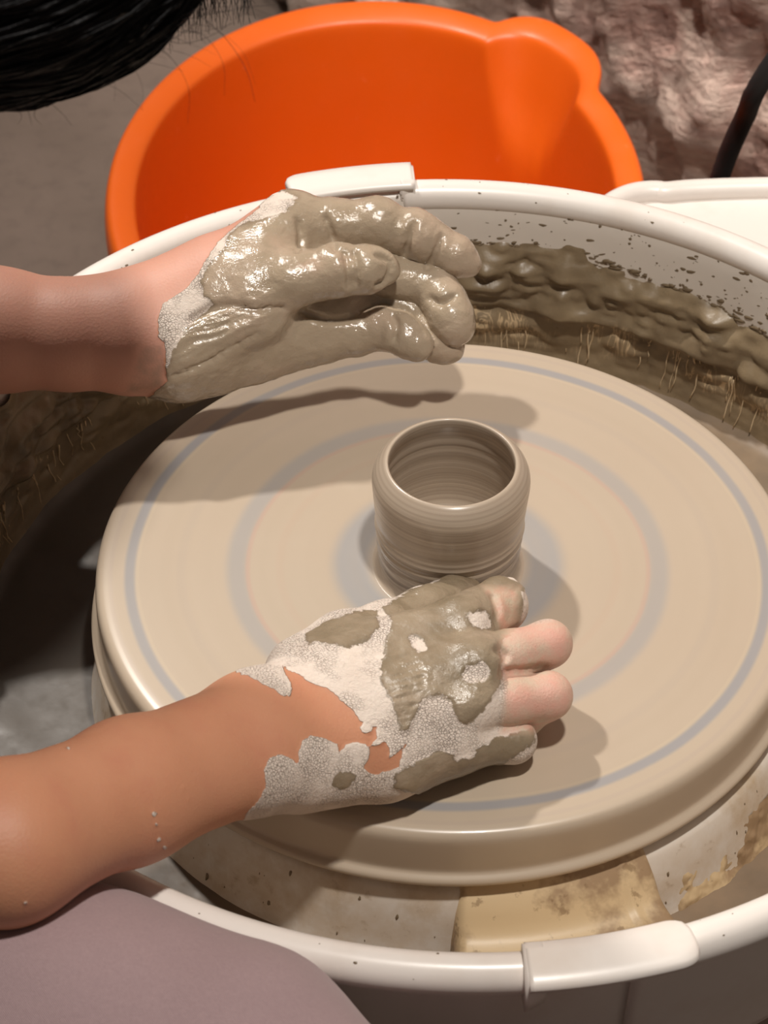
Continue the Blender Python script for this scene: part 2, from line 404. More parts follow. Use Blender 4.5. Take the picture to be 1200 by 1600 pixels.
def m_body():
    m = M('skin_and_clay')
    # skin
    n = m.noise(55, 4); n2 = m.noise(900, 3, .6); n3 = m.noise(18, 3)
    pink = m.attr('pink')
    skin = m.mix(n3, srgb(203, 146, 114), srgb(191, 131, 99))
    skin = m.mix(m.math('MULTIPLY', m.mr(n, .5, .75), .35), skin, srgb(188, 118, 96))
    skin = m.mix(pink, skin, srgb(212, 158, 140))
    pore = m.voronoi(700)
    # clay edges, ragged by fine noise (attributes are in millimetres)
    rag = m.math('ADD', m.math('MULTIPLY', m.math('SUBTRACT', m.noise(260, 4, .6), .5), 2.5), m.math('MULTIPLY', m.math('SUBTRACT', m.noise(80, 3, .6), .5), 3.5))
    clay = m.mr(m.math('ADD', m.attr('clay'), rag), -.12, .12)
    wet = m.mr(m.math('ADD', m.attr('wet'), m.math('MULTIPLY', rag, 2.0)), -.35, .35)
    thin = m.attr('thin')
    crack = m.voronoi(620, 'DISTANCE_TO_EDGE', m.mapping((1, 1.5, 1.2)))
    crk = m.mr(crack, .0, .10, 1, 0)
    cmask = m.mr(m.noise(45, 3), .42, .6)
    crk = m.math('MULTIPLY', crk, cmask)
    dry = m.mix(m.noise(70, 5, .65), srgb(234, 222, 210), srgb(212, 196, 182))
    dry = m.mix(m.math('MULTIPLY', crk, .55), dry, srgb(142, 118, 102))
    wetc = m.mix(m.noise(45, 5, .6), srgb(178, 162, 140), srgb(156, 138, 116))
    wetc = m.mix(m.math('MULTIPLY', m.mr(m.noise(30, 3), .5, .62), .4), wetc, srgb(190, 168, 148))
    wetc = m.mix(m.math('MULTIPLY', m.mr(m.attr('wet'), .0, 2.2, 1, 0), .5), wetc, srgb(126, 110, 90))
    tone = m.attr('tone')
    wetc = m.mix(m.math('MULTIPLY', tone, m.mr(m.noise(38, 4, .6), .38, .6, .35, .95)), wetc, srgb(134, 119, 97))
    edge = m.math('MULTIPLY', m.mr(m.math('ADD', m.attr('wet'), m.math('MULTIPLY', rag, 2.0)), .1, .9, 1, 0), m.mr(m.noise(30, 2), .42, .55))
    wetc = m.mix(m.math('MULTIPLY', edge, .6), wetc, srgb(96, 82, 64))
    cc = m.mix(wet, dry, wetc)
    film = m.mix(m.mr(m.noise(120, 5, .65), .35, .65), srgb(200, 182, 158), srgb(214, 160, 140))
    film = m.mix(m.math('MULTIPLY', pink, .5), film, srgb(226, 158, 142))
    cc = m.mix(m.math('MULTIPLY', thin, .85), cc, film)
    col = m.mix(clay, skin, cc)
    # smudges where clay was wiped, and pale dried drops
    col = m.mix(m.math('MULTIPLY', m.attr('smudge'), m.mr(m.noise(90, 5, .6), .4, .62, .15, .6)), col, srgb(150, 128, 110))
    rough = m.fmix(clay, .54, m.fmix(wet, .8, m.fmix(m.attr('tone'), m.mr(m.noise(60, 4), .35, .65, .08, .24), m.mr(m.noise(60, 4), .35, .65, .24, .46))))
    rough = m.fmix(m.math('MULTIPLY', thin, clay), rough, .45)
    wr = m.noise(1, 5, .6, m.mapping((260, 520, 420), rot=(0, .2, -.35)), dist=.8)
    hs = m.math('ADD', m.math('MULTIPLY', pore, .10), m.math('MULTIPLY', n2, .06))
    hw = m.math('ADD', m.math('ADD', m.math('MULTIPLY', m.noise(150, 4, .55), .8), m.math('MULTIPLY', m.noise(600, 2, .5), .08)), m.math('MULTIPLY', wr, .22))
    hd = m.math('SUBTRACT', m.math('ADD', m.math('MULTIPLY', wr, .7), m.math('MULTIPLY', m.noise(600, 4), .4)), m.math('MULTIPLY', crk, .8))
    hc = m.fmix(wet, hd, hw)
    hc = m.fmix(thin, hc, m.math('MULTIPLY', n2, .35))
    h = m.math('ADD', m.fmix(clay, hs, hc), m.math('MULTIPLY', clay, 1.2))
    m.P(Base_Color=col, Roughness=rough, Normal=m.bump(h, .75, .0011), Subsurface_Weight=m.fmix(clay, .12, .02), Subsurface_Radius=(.006, .002, .001), Specular_IOR_Level=.5, Coat_Weight=m.math('MULTIPLY', m.math('MULTIPLY', clay, wet), m.math('MULTIPLY', m.math('SUBTRACT', 1.0, thin), m.fmix(tone, .42, .12))), Coat_Roughness=.07, Coat_Normal=m.bump(m.math('ADD', hw, m.math('MULTIPLY', m.noise(340, 2, .5), .8)), .7, .0011)); return m.m

MW, MWHEEL, MPOT, MSL, MPAN, MBR, MDRIP = m_white(), m_wheel(), m_pot(), m_slurry(), m_pan_inner(), m_bridge(), m_drip()
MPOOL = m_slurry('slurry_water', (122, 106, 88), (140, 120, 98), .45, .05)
MOR, MST, MFL, MPN, MBODY, MHAIR = m_orange(), m_stone(), m_floor(), m_panel(), m_body(), m_hair()
MTR = m_fabric('mauve_twill', (142, 118, 122), (190, 164, 165)); MSH = m_fabric('dark_shirt', (52, 48, 50), (70, 64, 66))
MCAB = m_plain('black_rubber', (22, 20, 20), .75); MMET = m_plain('steel', (150, 148, 146), .35, Metallic=.9)
MSEAM = m_plain('dark_gap', (46, 38, 34), .6); MCLAYLUMP = m_plain('splashed_clay', (124, 107, 84), .4)
MNAIL = m_plain('clay_nail', (168, 148, 124), .35)

# ------------------------------------------------------------------ setting
FZ = -0.50
o = mesh_obj('floor', [(-2.2, -1.8, FZ), (2.2, -1.8, FZ), (2.2, 2.0, FZ), (-2.2, 2.0, FZ)], [(0, 1, 2, 3)], MFL); tag(o, kind='structure')
# rough stone wall, running diagonally behind the tub
w0 = np.array([-1.55, 2.50]); w1 = np.array([1.75, -0.36]); wd = (w1 - w0) / np.linalg.norm(w1 - w0); wn = np.array([wd[1], -wd[0]]); wn = wn if wn[1] < 0 else -wn
L = np.linalg.norm(w1 - w0); NX, NZ = 330, 150
gx = np.linspace(0, L, NX); gz = np.linspace(FZ, 1.2, NZ); GX, GZ = np.meshgrid(gx, gz, indexing='ij')
PP = np.stack([GX, GZ * .8 + GX * .35, GX * 0], -1)
rid = 1 - np.abs(fbm(PP, 5.5, 4, 3)); dsp = -.034 * np.abs(fbm(PP, 5.0, 4, 3)) + .026 * fbm(PP, 12, 4, 9) + .014 * fbm(PP * np.array([1, .5, 1]), 34, 3, 21)
WX = w0[0] + GX * wd[0] + wn[0] * dsp; WY = w0[1] + GX * wd[1] + wn[1] * dsp
V = np.stack([WX, WY, GZ], -1).reshape(-1, 3)
I = np.arange(NX * NZ).reshape(NX, NZ); Fq = np.stack([I[:-1, :-1], I[1:, :-1], I[1:, 1:], I[:-1, 1:]], -1).reshape(-1, 4)
o = mesh_obj('wall_back', V, Fq, MST); tag(o, kind='structure')

# ------------------------------------------------------------------ pottery wheel
wheel = empty('pottery_wheel', 'pottery wheel with a broad slip-covered turning head and taupe housing', 'pottery wheel'); wheel.location = (0, 0, FZ); 
def wpart(o):
    o.parent = wheel; o.matrix_parent_inverse = Matrix.Translation((0, 0, -FZ)); return o
prof = [(0, 0), (.03, 0), (.06, 0), (.09, 0), (.12, 0), (.150, 0), (.1570, .00004), (.1605, -.00006), (.1680, .0), (.1710, -.0001),
        (.1735, -.0004), (.1752, -.0009), (.1766, -.0020), (.1775, -.0036), (.1779, -.0055), (.1780, -.0075), (.1780, -.012), (.1779, -.018), (.1778, -.0235), (.1777, -.0255), (.1780, -.0268), (.1790, -.0277), (.1804, -.0283), (.1814, -.0294), (.1816, -.0310), (.1808, -.0328), (.178, -.0345), (.160, -.035), (.03, -.035), (.0, -.035)]
v, f = lathe(prof, 320); wpart(tag(mesh_obj('wheel_head', v, f, MWHEEL), 'round wheel head coated in beige slip with blue-grey rings'))
v, f = lathe([(0, -.034), (.03, -.034), (.03, -.20), (0, -.20)], 32); wpart(mesh_obj('drive_shaft', v, f, MMET))
def panel(name, poly, z0, z1, mat, bw=.006):
    v, f = prism(poly, z0, z1); return wpart(bevel(mesh_obj(name, v, f, mat, smooth=False), bw))
panel('housing', [(-.245, -.150), (.075, -.188), (.26, -.09), (.27, .20), (-.245, .20)], FZ + .03, -.103, MSEAM)
panel('front_panel', [(-.25, -.180), (.080, -.219), (.0815, -.195), (-.25, -.155)], FZ + .03, -.105, MPN, .004)
panel('front_panel', [(-.25, -.184), (.0805, -.223), (.0805, -.215), (-.25, -.176)], FZ + .03, -.152, MPN, .003)
panel('side_panel', [(.0865, -.219), (.285, -.112), (.272, -.092), (.085, -.193)], FZ + .03, -.105, MPN, .004)
panel('back_panel', [(-.25, .20), (-.25, .22), (.285, .22), (.285, .20)], FZ + .03, -.105, MPN, .004)
for x, y in ((-.22, -.13), (.24, -.08), (-.22, .18), (.24, .18)):
    v, f = lathe([(0, FZ), (.022, FZ), (.025, FZ + .008), (.018, FZ + .034), (0, FZ + .034)], 24, cx=x, cy=y); wpart(mesh_obj('foot', v, f, MCAB))

# ------------------------------------------------------------------ side tray behind the pan (white, raised lip)
tz = -.045
tray = empty('side_tray', 'white plastic tray with a raised lip beside the stone wall', 'tray')
def arc(cx, cy, r, a0, a1, n): return [(cx + r * math.cos(math.radians(a0 + (a1 - a0) * i / n)), cy + r * math.sin(math.radians(a0 + (a1 - a0) * i / n))) for i in range(n + 1)]
inner = arc(.005, 0, .300, 72, 8, 24)
outer = [(.42, .05)] + arc(.36, .335, .06, 0, 70, 8) + [(.30, .3935), (.25, .3925), (.20, .391), (.16, .388)] + arc(.135, .350, .036, 78, 150, 8)
poly = inner + outer
v, f = prism(poly, tz - .018, tz - .006); bevel(mesh_obj('tray_floor', v, f, MW, tray, smooth=False), .003)
lipc = spline([(x, y, tz - .004) for x, y in [outer[0]] + outer[1:]], 4)
v, f = tube(lipc, .0075, 12); mesh_obj('raised_lip', v, f, MW, tray)
for x, y in ((.36, .12), (.34, .33), (.16, .355)):
    v, f = lathe([(0, FZ), (.014, FZ), (.014, tz - .017), (0, tz - .017)], 16, cx=x, cy=y); mesh_obj('support_leg', v, f, MMET, tray)

# ------------------------------------------------------------------ splash pan: two interlocking halves
PCX, PCY, PR, PZ, PT = .005, 0.0, .2752, .0275, .0088
pan = empty('splash_pan', 'white two-piece splash pan around the wheel, streaked with clay', 'splash pan'); 
def pang(u, v, z): p = at(u, v, z); return math.atan2(p[1] - PCY, p[0] - PCX)
aL = pang(842, 1520, PZ); aR = pang(1017, 1500, PZ); aT0 = pang(822, 1500, .038); aT1 = pang(1080, 1462, .038); aJ = pang(985, 1545, .0)
wall_prof = [(PR - .006, PZ + .0055), (.2665, .020), (.2655, .008), (.2645, -.010), (.2630, -.040), (.2610, -.062), (.2560, -.076), (.2460, -.0835), (.230, -.085), (.205, -.085), (.196, -.084), (.1905, -.080), (.1870, -.070), (.1840, -.058), (.1800, -.046), (.1740, -.0400), (.150, -.0385)]
back_prof = [(.150, -.0415), (.1735, -.0430), (.1775, -.048), (.181, -.060), (.184, -.072), (.188, -.084), (.196, -.0885), (.230, -.0890), (.248, -.0875), (.2590, -.0795), (.2650, -.064), (.2670, -.040), (.2690, -.010), (.2705, .010), (PR - .001, PZ + .004)]
inner_s = [tuple(p) for p in spline(wall_prof, 3)]
for side in (0, 1):
    a0 = aJ + math.pi * side; a1 = a0 + math.pi
    if side == 0: r0, r1 = aR, aL + math.pi        # right half
    else: r0, r1 = aR + math.pi, aL + 2 * math.pi  # left half
    v, f = lathe(inner_s + back_prof, 150, a0, a1, closed=True, cx=PCX, cy=PCY, cap=True)
    half = mesh_obj('pan_half', v, f, MPAN, pan); half.data.materials.append(MW)
    mloop = len(inner_s) + len(back_prof); nin = len(inner_s) - 1
    half.data.polygons.foreach_set('material_index', [(1 if (i % mloop) >= nin else 0) if i < 150 * mloop else 1 for i in range(len(half.data.polygons))])
    if side == 0:                                  # this half laps over the other one on the outside
        for vv in half.data.vertices:
            if vv.index % mloop > nin + 6:
                rr0 = math.hypot(vv.co.x - PCX, vv.co.y - PCY); k0 = (rr0 + .0022) / rr0; vv.co.x = PCX + (vv.co.x - PCX) * k0; vv.co.y = PCY + (vv.co.y - PCY) * k0
    half['label'] = ('right half of the splash pan, on the side of the stone wall' if side == 0 else 'left half of the splash pan, under the forearms')
    rp = [(PR + PT * 1.0 * math.cos(t), PZ + PT * 1.08 * math.sin(t)) for t in np.arange(20) * 2 * math.pi / 20]
    v, f = lathe(rp, 130, r0, r1, closed=True, cx=PCX, cy=PCY, cap=True)
    bevel(mesh_obj('rim', v, f, MW, half), .002, 2, 50)
    # locking tab of this half: reaches over the rim of the other one
    t0, t1 = (aT0 + math.pi * (1 - side), aT1 + math.pi * (1 - side))
    n = 40; ring = []
    ang = np.linspace(t0, t1, n); z0, z1 = PZ + PT * 1.02, PZ + PT * 1.02 + .0042
    Vt, Ft = [], []
    for i, a in enumerate(ang):
        s = min(1, (t1 - a) / (t1 - t0) * 7.5); w = .0118 * (.55 + .45 * math.sqrt(max(0, 1 - (1 - s) ** 2)))
        cr = PR + .0048
        pr = [(cr - w, z0), (cr - w - .0006, z0 + .0020), (cr - w + .0012, z1 - .0002), (cr - w * .4, z1 + .0007), (cr + w * .4, z1 + .0006), (cr + w - .0012, z1 - .0004), (cr + w + .0006, z0 + .0016), (cr + w, z0 - .001), (cr, z0 - .0002)]
        Vt += [(PCX + r * math.cos(a), PCY + r * math.sin(a), z) for r, z in pr]
    m = 9
    Ft = [(i * m + q, (i + 1) * m + q, (i + 1) * m + (q + 1) % m, i * m + (q + 1) % m) for i in range(n - 1) for q in range(m)]
    Ft += [tuple(range(m)), tuple((n - 1) * m + q for q in reversed(range(m)))]
    # down-turned flange at the root of the tab
    fl = []
    for i, a in enumerate(np.linspace(t0 - .004, t0 + .028, 6)):
        b = .0004 * math.sin(i)
        pr = [(PR - .0060, PZ - .004), (PR - .0068, z1 - .002), (PR - .005, z1 + .0003), (PR + .010, z1 + .0002), (PR + .0145, z1 - .002), (PR + .0150 - i * .0006, PZ - .001), (PR + .0125 - i * .0008, PZ - .0105), (PR, PZ - .012)]
        fl += [(PCX + (r + b) * math.cos(a), PCY + (r + b) * math.sin(a), z) for r, z in pr]
    Ff = [(i * 8 + q, (i + 1) * 8 + q, (i + 1) * 8 + (q + 1) % 8, i * 8 + (q + 1) % 8) for i in range(5) for q in range(8)] + [tuple(range(8)), tuple(40 + q for q in reversed(range(8)))]
    vt, ft = merge([(Vt, Ft), (fl, Ff)])
    mesh_obj('locking_tab', vt, ft, MW, half)
# overlap bridge on the pan floor, under the near tab
b0, b1 = pang(712, 1440, -.060), pang(1030, 1400, -.060)
bp = spline([(.170, -.0365), (.182, -.046), (.190, -.056), (.200, -.0600), (.225, -.0615), (.250, -.0600), (.262, -.052), (.2655, -.03)], 3)
v, f = lathe(bp, 60, b0, b1, cx=PCX, cy=PCY); 
V = np.array(v); A = np.arctan2(V[:, 1] - PCY, V[:, 0] - PCX); e = np.minimum(A - b0, b1 - A) * .22; V[:, 2] -= .016 * np.clip(1 - e / .004, 0, 1) ** 1.5
V[:, 2] += .0022 * np.exp(-((A - (b1 - .085)) * .22 / .0012) ** 2)
o = mesh_obj('joint_bridge', V, f, MBR, pan); sm = o.modifiers.new('s', 'SOLIDIFY'); sm.thickness = .002; sm.offset = -1
# slurry lying in the trough
NT, NRr = 240, 24
th = np.linspace(b1 + .01, b0 + 2 * math.pi - .01, NT); rr = np.linspace(.1875, .2600, NRr)
TH, RR = np.meshgrid(th, rr, indexing='ij'); X = PCX + RR * np.cos(TH); Y = PCY + RR * np.sin(TH)
Pn = np.stack([X, Y, X * 0], -1); left = np.clip((-X - .02) / .1, 0, 1)
Z = -.0785 + .0005 * fbm(Pn, 24, 2, 5) + left * .0015 * np.clip(fbm(Pn, 22, 3, 8), 0, 1) + .006 * np.clip((RR - .247) / .012, 0, 1) ** 2
I = np.arange(NT * NRr).reshape(NT, NRr); Fq = np.stack([I[:-1, :-1], I[:-1, 1:], I[1:, 1:], I[1:, :-1]], -1).reshape(-1, 4)
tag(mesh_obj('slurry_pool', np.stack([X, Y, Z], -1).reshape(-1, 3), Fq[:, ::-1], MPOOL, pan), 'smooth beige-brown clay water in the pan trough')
# thick lumpy clay thrown against the far wall
th = np.linspace(math.radians(8), math.radians(232), 620); zz = np.linspace(-.082, .012, 66)
TH, ZZ = np.meshgrid(th, zz, indexing='ij')
wr_ = np.interp(ZZ, [-.085, -.076, -.062, -.04, -.01, .008, .02], [.250, .256, .261, .263, .2645, .2655, .2665])
Pn = np.stack([np.cos(TH) * .265, np.sin(TH) * .265, ZZ * 1.6], -1)
top = -.0050 + .0040 * fbm(Pn * np.array([1, 1, .2]), 26, 4, 3) + .005 * np.cos((TH - 1.7) * 1.4)
top += np.where(TH > 2.2, .012 * np.clip((TH - 2.2) / .5, 0, 1), 0)
top -= .010 * np.clip((1.25 - TH) / .6, 0, 1) + .30 * np.clip(.45 - TH, 0, 1) ** 1.2 + .25 * np.clip(TH - 3.7, 0, 1)
thick = .0058 * np.clip((top - ZZ) / .010, -1.5, 1) + .0075 * np.abs(vnoise(Pn * np.array([1, 1, 1.1]), 46, 12)) + .0030 * np.abs(vnoise(Pn, 105, 17)) - .0020
thick = thick * np.clip((ZZ + .080) / .025, .25, 1)
thick *= np.where(ZZ < -.040, .55, 1)
RRr = wr_ - thick
V = np.stack([PCX + RRr * np.cos(TH), PCY + RRr * np.sin(TH), ZZ], -1).reshape(-1, 3)
I = np.arange(TH.size).reshape(TH.shape); Fq = np.stack([I[:-1, :-1], I[1:, :-1], I[1:, 1:], I[:-1, 1:]], -1).reshape(-1, 4)
keep = (thick.reshape(-1)[Fq] > -.0006).any(1)
tag(mesh_obj('thrown_clay', V, Fq[keep], MSL, pan), 'wet lumpy grey-brown clay clinging to the far pan wall')
# pale dried drips running down the lower wall
parts = []
def wall_pt(a, z, off=.0042):
    r = float(np.interp(z, [-.085, -.076, -.062, -.04, -.01, .008], [.250, .256, .261, .263, .2645, .2655])) - off
    return (PCX + r * math.cos(a), PCY + r * math.sin(a), z)
for c, nn, wdt in ((1.44, 12, .11), (1.27, 6, .07), (1.05, 14, .16), (.86, 9, .1), (.70, 20, .18), (.54, 9, .1), (2.28, 10, .16), (2.55, 10, .16), (2.80, 12, .25), (3.1, 10, .2), (2.05, 8, .14), (1.85, 6, .12)):
    for i in range(nn):
        a = c + random.uniform(-.5, .5) * wdt; z = -.041 - random.uniform(0, .005); ln = random.uniform(.006, .030)
        drift = random.uniform(-.008, .008); pts = []
        for t in np.linspace(0, 1, 9):
            pts.append(wall_pt(a + drift * t + .003 * math.sin(9 * t + i) * t, max(z - ln * t, -.078), .0036 + .0008 * math.sin(5 * t + i)))
        parts.append(tube(pts, random.uniform(.0002, .00045), 5, lambda t: 1.3 - .7 * t if t < .9 else 1.0))
v, f = merge(parts); tag(mesh_obj('dried_drips', v, f, MDRIP, pan), 'pale dried slip drips on the lower pan wall', kind='stuff')
th = np.linspace(pang(1040, 1420, -.08), pang(1290, 1080, -.08), 220); ss = np.linspace(0, 1, 26)
TH, SS = np.meshgrid(th, ss, indexing='ij'); ZZ = -.0800 + .024 * SS; rc = np.interp(ZZ, [-.085, -.080, -.070, -.058, -.046], [.196, .1905, .187, .184, .18])
Pn = np.stack([np.cos(TH) * .19, np.sin(TH) * .19, ZZ], -1); gr = np.clip((TH - th[0]) / (th[-1] - th[0]) * 2.2, .12, 1)
tk = .0020 * (gr * 1.1 - SS * 1.15 + .75 * fbm(Pn, 80, 3, 51) - .05) + .0007 * fbm(Pn, 190, 3, 52)
RC = rc + np.clip(tk, -.002, .0045); V = np.stack([PCX + RC * np.cos(TH), PCY + RC * np.sin(TH), ZZ + .3 * np.clip(tk, 0, .004)], -1).reshape(-1, 3)
I = np.arange(TH.size).reshape(TH.shape); Fq = np.stack([I[:-1, :-1], I[1:, :-1], I[1:, 1:], I[:-1, 1:]], -1).reshape(-1, 4)
keep = (tk.reshape(-1)[Fq] > -.0002).any(1)
tag(mesh_obj('dried_crust', V, Fq[keep], MBR, pan), 'sandy crust of dried slip on the inner collar')
# specks and splashes on the white plastic
def blob(p, n, t, a, b, h, seg=7):
    n = np.array(n) / np.linalg.norm(n); t = np.array(t) - n * (np.array(t) @ n); t /= np.linalg.norm(t); s = np.cross(n, t); p = np.array(p)
    V = [p + n * h]; k = [random.uniform(.7, 1.25) for _ in range(seg)]
    for q in (.7, 1.0):
        for i in range(seg):
            g = 2 * math.pi * i / seg; V.append(p + (t * math.cos(g) * a + s * math.sin(g) * b) * q * k[i] + n * h * (.8 if q < 1 else -.1))
    F = [(0, 1 + i, 1 + (i + 1) % seg) for i in range(seg)] + [(1 + i, 1 + seg + i, 1 + seg + (i + 1) % seg, 1 + (i + 1) % seg) for i in range(seg)]
    return V, F
parts = []
for i in range(560):
    a = random.uniform(.15, 2.5); z = -.004 + .030 * random.random() ** 1.7
    r = float(np.interp(z, [-.04, -.01, .008, .02, .03], [.263, .2645, .2655, .2665, .2680]))
    sz = random.choice([.0003, .0004, .0005, .0007, .0010]); el = random.choice([1, 1.2, 2.2, 3.5])
    nrm = (-math.cos(a), -math.sin(a), .12); tan = (-math.sin(a), math.cos(a), random.uniform(-.5, .2))
    parts.append(blob((PCX + r * math.cos(a), PCY + r * math.sin(a), z), nrm, tan, sz * el, sz, sz * .35))
for i in range(240):
    a = random.uniform(.15, 1.75); z = -.0050 + .005 * math.cos((a - 1.7) * 1.4) - .010 * min(max((1.25 - a) / .6, 0), 1) + random.uniform(-.001, .007) * random.random()
    r = float(np.interp(z, [-.04, -.01, .008, .02, .03], [.263, .2645, .2655, .2665, .2680])); sz = random.choice([.0006, .0008, .0011, .0015])
    parts.append(blob((PCX + r * math.cos(a), PCY + r * math.sin(a), z), (-math.cos(a), -math.sin(a), .12), (-math.sin(a), math.cos(a), random.uniform(-.3, .1)), sz * random.choice([1.2, 2, 3]), sz, sz * .6))
def rim_pt(a, g, off=0): return (PCX + (PR + (PT + off) * math.cos(g)) * math.cos(a), PCY + (PR + (PT + off) * math.cos(g)) * math.sin(a), PZ + (PT * 1.08 + off) * math.sin(g))
for i in range(150):
    a = random.uniform(0, 2 * math.pi); g = random.uniform(.3, 2.7)
    sz = random.choice([.0002, .0003, .0004, .0006])
    nrm = (math.cos(g) * math.cos(a), math.cos(g) * math.sin(a), math.sin(g))
    parts.append(blob(rim_pt(a, g), nrm, (-math.sin(a), math.cos(a), .1), sz * random.uniform(1, 2), sz, sz * .35))
for i in range(46):
    a = random.uniform(math.radians(215), math.radians(330)); z = random.uniform(-.075, -.048)
    r = float(np.interp(z, [-.08, -.07, -.058, -.046], [.1905, .187, .184, .18])); sz = random.choice([.0004, .0006, .0008, .0013])
    parts.append(blob((PCX + r * math.cos(a), PCY + r * math.sin(a), z), (math.cos(a), math.sin(a), .3), (0, 0, 1), sz * random.uniform(1, 2), sz * .7, sz * .4))
v, f = merge(parts); tag(mesh_obj('clay_splatter', v, f, MCLAYLUMP, pan), 'scattered clay specks on the white plastic', kind='stuff')

# ------------------------------------------------------------------ clay pot
pot = empty('clay_pot', 'small wet grey-brown clay cylinder being thrown on the wheel', 'pot')
pr = [(.0400, -.0004), (.0372, .0004), (.0360, .0020), (.0356, .0042), (.0354, .0070)]
z = .0070; i = 0
while z < .033:
    z += .0013; i += 1; pr.append((.0354 + .0018 * (z - .007) / .026 + .00050 * math.sin(i * 1.9) * math.sin(i * .8) + .0002 * math.sin(i * 3.7 + 1), z))
pr += [(.0374, .038), (.0379, .044), (.0384, .050), (.0388, .0545), (.0389, .0575), (.0385, .0605), (.0375, .0632), (.0361, .0654), (.0345, .0671), (.0331, .0682), (.0321, .0687), (.0314, .0686), (.0309, .0678), (.0307, .0662),
       (.0311, .0630), (.0322, .0590), (.0328, .0550), (.0324, .0520), (.0330, .0490), (.0325, .0450), (.0331, .0410), (.0326, .0360), (.0328, .0300), (.0322, .0220), (.0310, .0165), (.0285, .0130), (.0240, .0112), (.0150, .0106), (.0060, .0112), (0, .0116)]
v, f = lathe([tuple(p) for p in spline(pr, 2)], 160)
mesh_obj('pot_wall', v, f, MPOT, pot)

# ------------------------------------------------------------------ orange tub
tz0 = -.205; c = at(588, 283, tz0); TR = .1975
tub = empty('mixing_tub', 'large bright orange plastic tub with a pouring spout on the floor', 'tub'); 
sp_a = math.radians(46)
prof_t = [(0, FZ + .012), (.10, FZ + .012), (.128, FZ + .016), (.136, FZ + .030), (.150, -.40), (.160, -.34), (.1640, -.31), (.1665, -.29), (.1685, -.272), (.1705, -.256), (.1722, -.242), (.1738, -.229), (.1752, -.2175), (.1762, -.2125), (.1775, -.2100), (.1850, -.2070), (.1925, tz0), (.1965, -.2065), (.1990, -.213), (.1995, -.226), (.1985, -.240), (.1955, -.2405), (.1940, -.222), (.1800, -.216), (.1765, -.25), (.168, -.32), (.156, -.40), (.142, FZ + .03), (.134, FZ + .004), (.10, FZ), (0, FZ)]
pt = np.array(prof_t); n = 288; A = np.arange(n) * 2 * math.pi / n
V = np.zeros((n, len(pt), 3)); 
for i, a in enumerate(A):
    da = (a - sp_a + math.pi) % (2 * math.pi) - math.pi
    for q, (r, z) in enumerate(pt):
        t = np.clip((z - (-.292)) / (tz0 + .292), 0, 1); wdt = .27 * t ** .42 if t > 0 else 0
        off = 0
        if wdt > 0 and r > .10 and abs(da) < wdt * 1.2:
            x = abs(da) / wdt; off = .024 * t ** .7 * (max(0, 1 - x ** 3.2) if x < 1 else 0)
        rr_ = r + off
        V[i, q] = (c[0] + rr_ * math.cos(a), c[1] + 1.27 * rr_ * math.sin(a), z + (.004 * off / .03 if z > -.245 else 0))
m = len(pt); F = [(i * m + q, ((i + 1) % n) * m + q, ((i + 1) % n) * m + q + 1, i * m + q + 1) for i in range(n) for q in range(m - 1)]
ob = mesh_obj('tub_body', V.reshape(-1, 3), F, MOR, tub); sd = ob.modifiers.new('sub', 'SUBSURF'); sd.levels = 1; sd.render_levels = 1

# ------------------------------------------------------------------ black cable
pth = spline([np.array(p) for p in ((.53, .585, 1.18), (.53, .585, .95), (.51, .58, .70), (.45, .55, .45), (.355, .50, .25), (.265, .455, .115))] + [at(u, v, z) for u, v, z in ((1200, 110, .005), (1165, 180, -.045), (1140, 235, -.08), (1120, 292, -.115), (1100, 360, -.18), (1095, 420, -.30), (1110, 440, -.42), (1190, 430, FZ + .006))], 6)
v, f = tube(pth, .0068, 12)
tag(mesh_obj('power_cable', v, f, MCAB), 'black rubber cable hanging in front of the pink stone wall', 'cable')

# ------------------------------------------------------------------ person
person = empty('person', 'person in mauve trousers leaning over, shaping the pot with clay-covered hands', 'person')
HR = .00105
def chain(Fd, pts, rad, k=.004):
    for a, b, ra, rb in zip(pts[:-1], pts[1:], rad[:-1], rad[1:]): Fd.cone(a, b, ra, rb, k)

# ---- far (left) hand: palm turned to the viewer, thumb on top
D0 = depth(at(250, 520, .075))
q = lambda u, v, w: at_depth(u, v, D0 + (.047 - (.047 - w) * .42 if w < .047 else w))
EL = np.array([-.40, .085, .128])
Wr = q(255, 522, -.008)
fa = Field((-.42, .02, .0), (.045, .215, .165), HR)
f0 = fa
armL = [EL, q(-60, 512, -.013), q(0, 516, -.013), q(110, 523, -.012), q(200, 524, -.010), Wr]
chain(f0, armL, [.037, .0325, .0312, .0280, .0268, .0262], .008)
f0.cone(q(185, 500, -.006), q(330, 430, .010), .0225, .0200, .014)          # radial side of wrist
f0.cone(q(210, 540, -.004), q(330, 545, .012), .0235, .0205, .012)
MC = dict(i=q(452, 349, .030), m=q(505, 405, .038), r=q(515, 462, .040), p=q(490, 518, .038))
for k_, r0, r1 in (('i', .019, .0135), ('m', .018, .0130), ('r', .018, .0130), ('p', .018, .0125)): f0.cone(q(290, 500, .012), MC[k_], r0, r1, .010)
f0.cone(q(275, 545, -.006), q(395, 490, -.016), .0235, .0180, .010)          # thenar
f0.cone(q(300, 470, -.006), q(415, 440, -.016), .0215, .0170, .010)
f0.cone(q(345, 440, .006), MC['i'], .0210, .0135, .012); f0.cone(q(405, 425, -.006), q(440, 380, .018), .0150, .0140, .012)                     # web towards the forefinger
f0.cone(q(290, 570, .012), q(400, 545, .026), .0170, .0150, .010)           # heel of the hand
f0.cone(q(400, 545, .026), q(500, 530, .040), .0150, .0120, .010)
f0.cone(q(440, 470, .034), q(520, 490, .044), .0150, .0140, .010)
fing = f0.fresh()
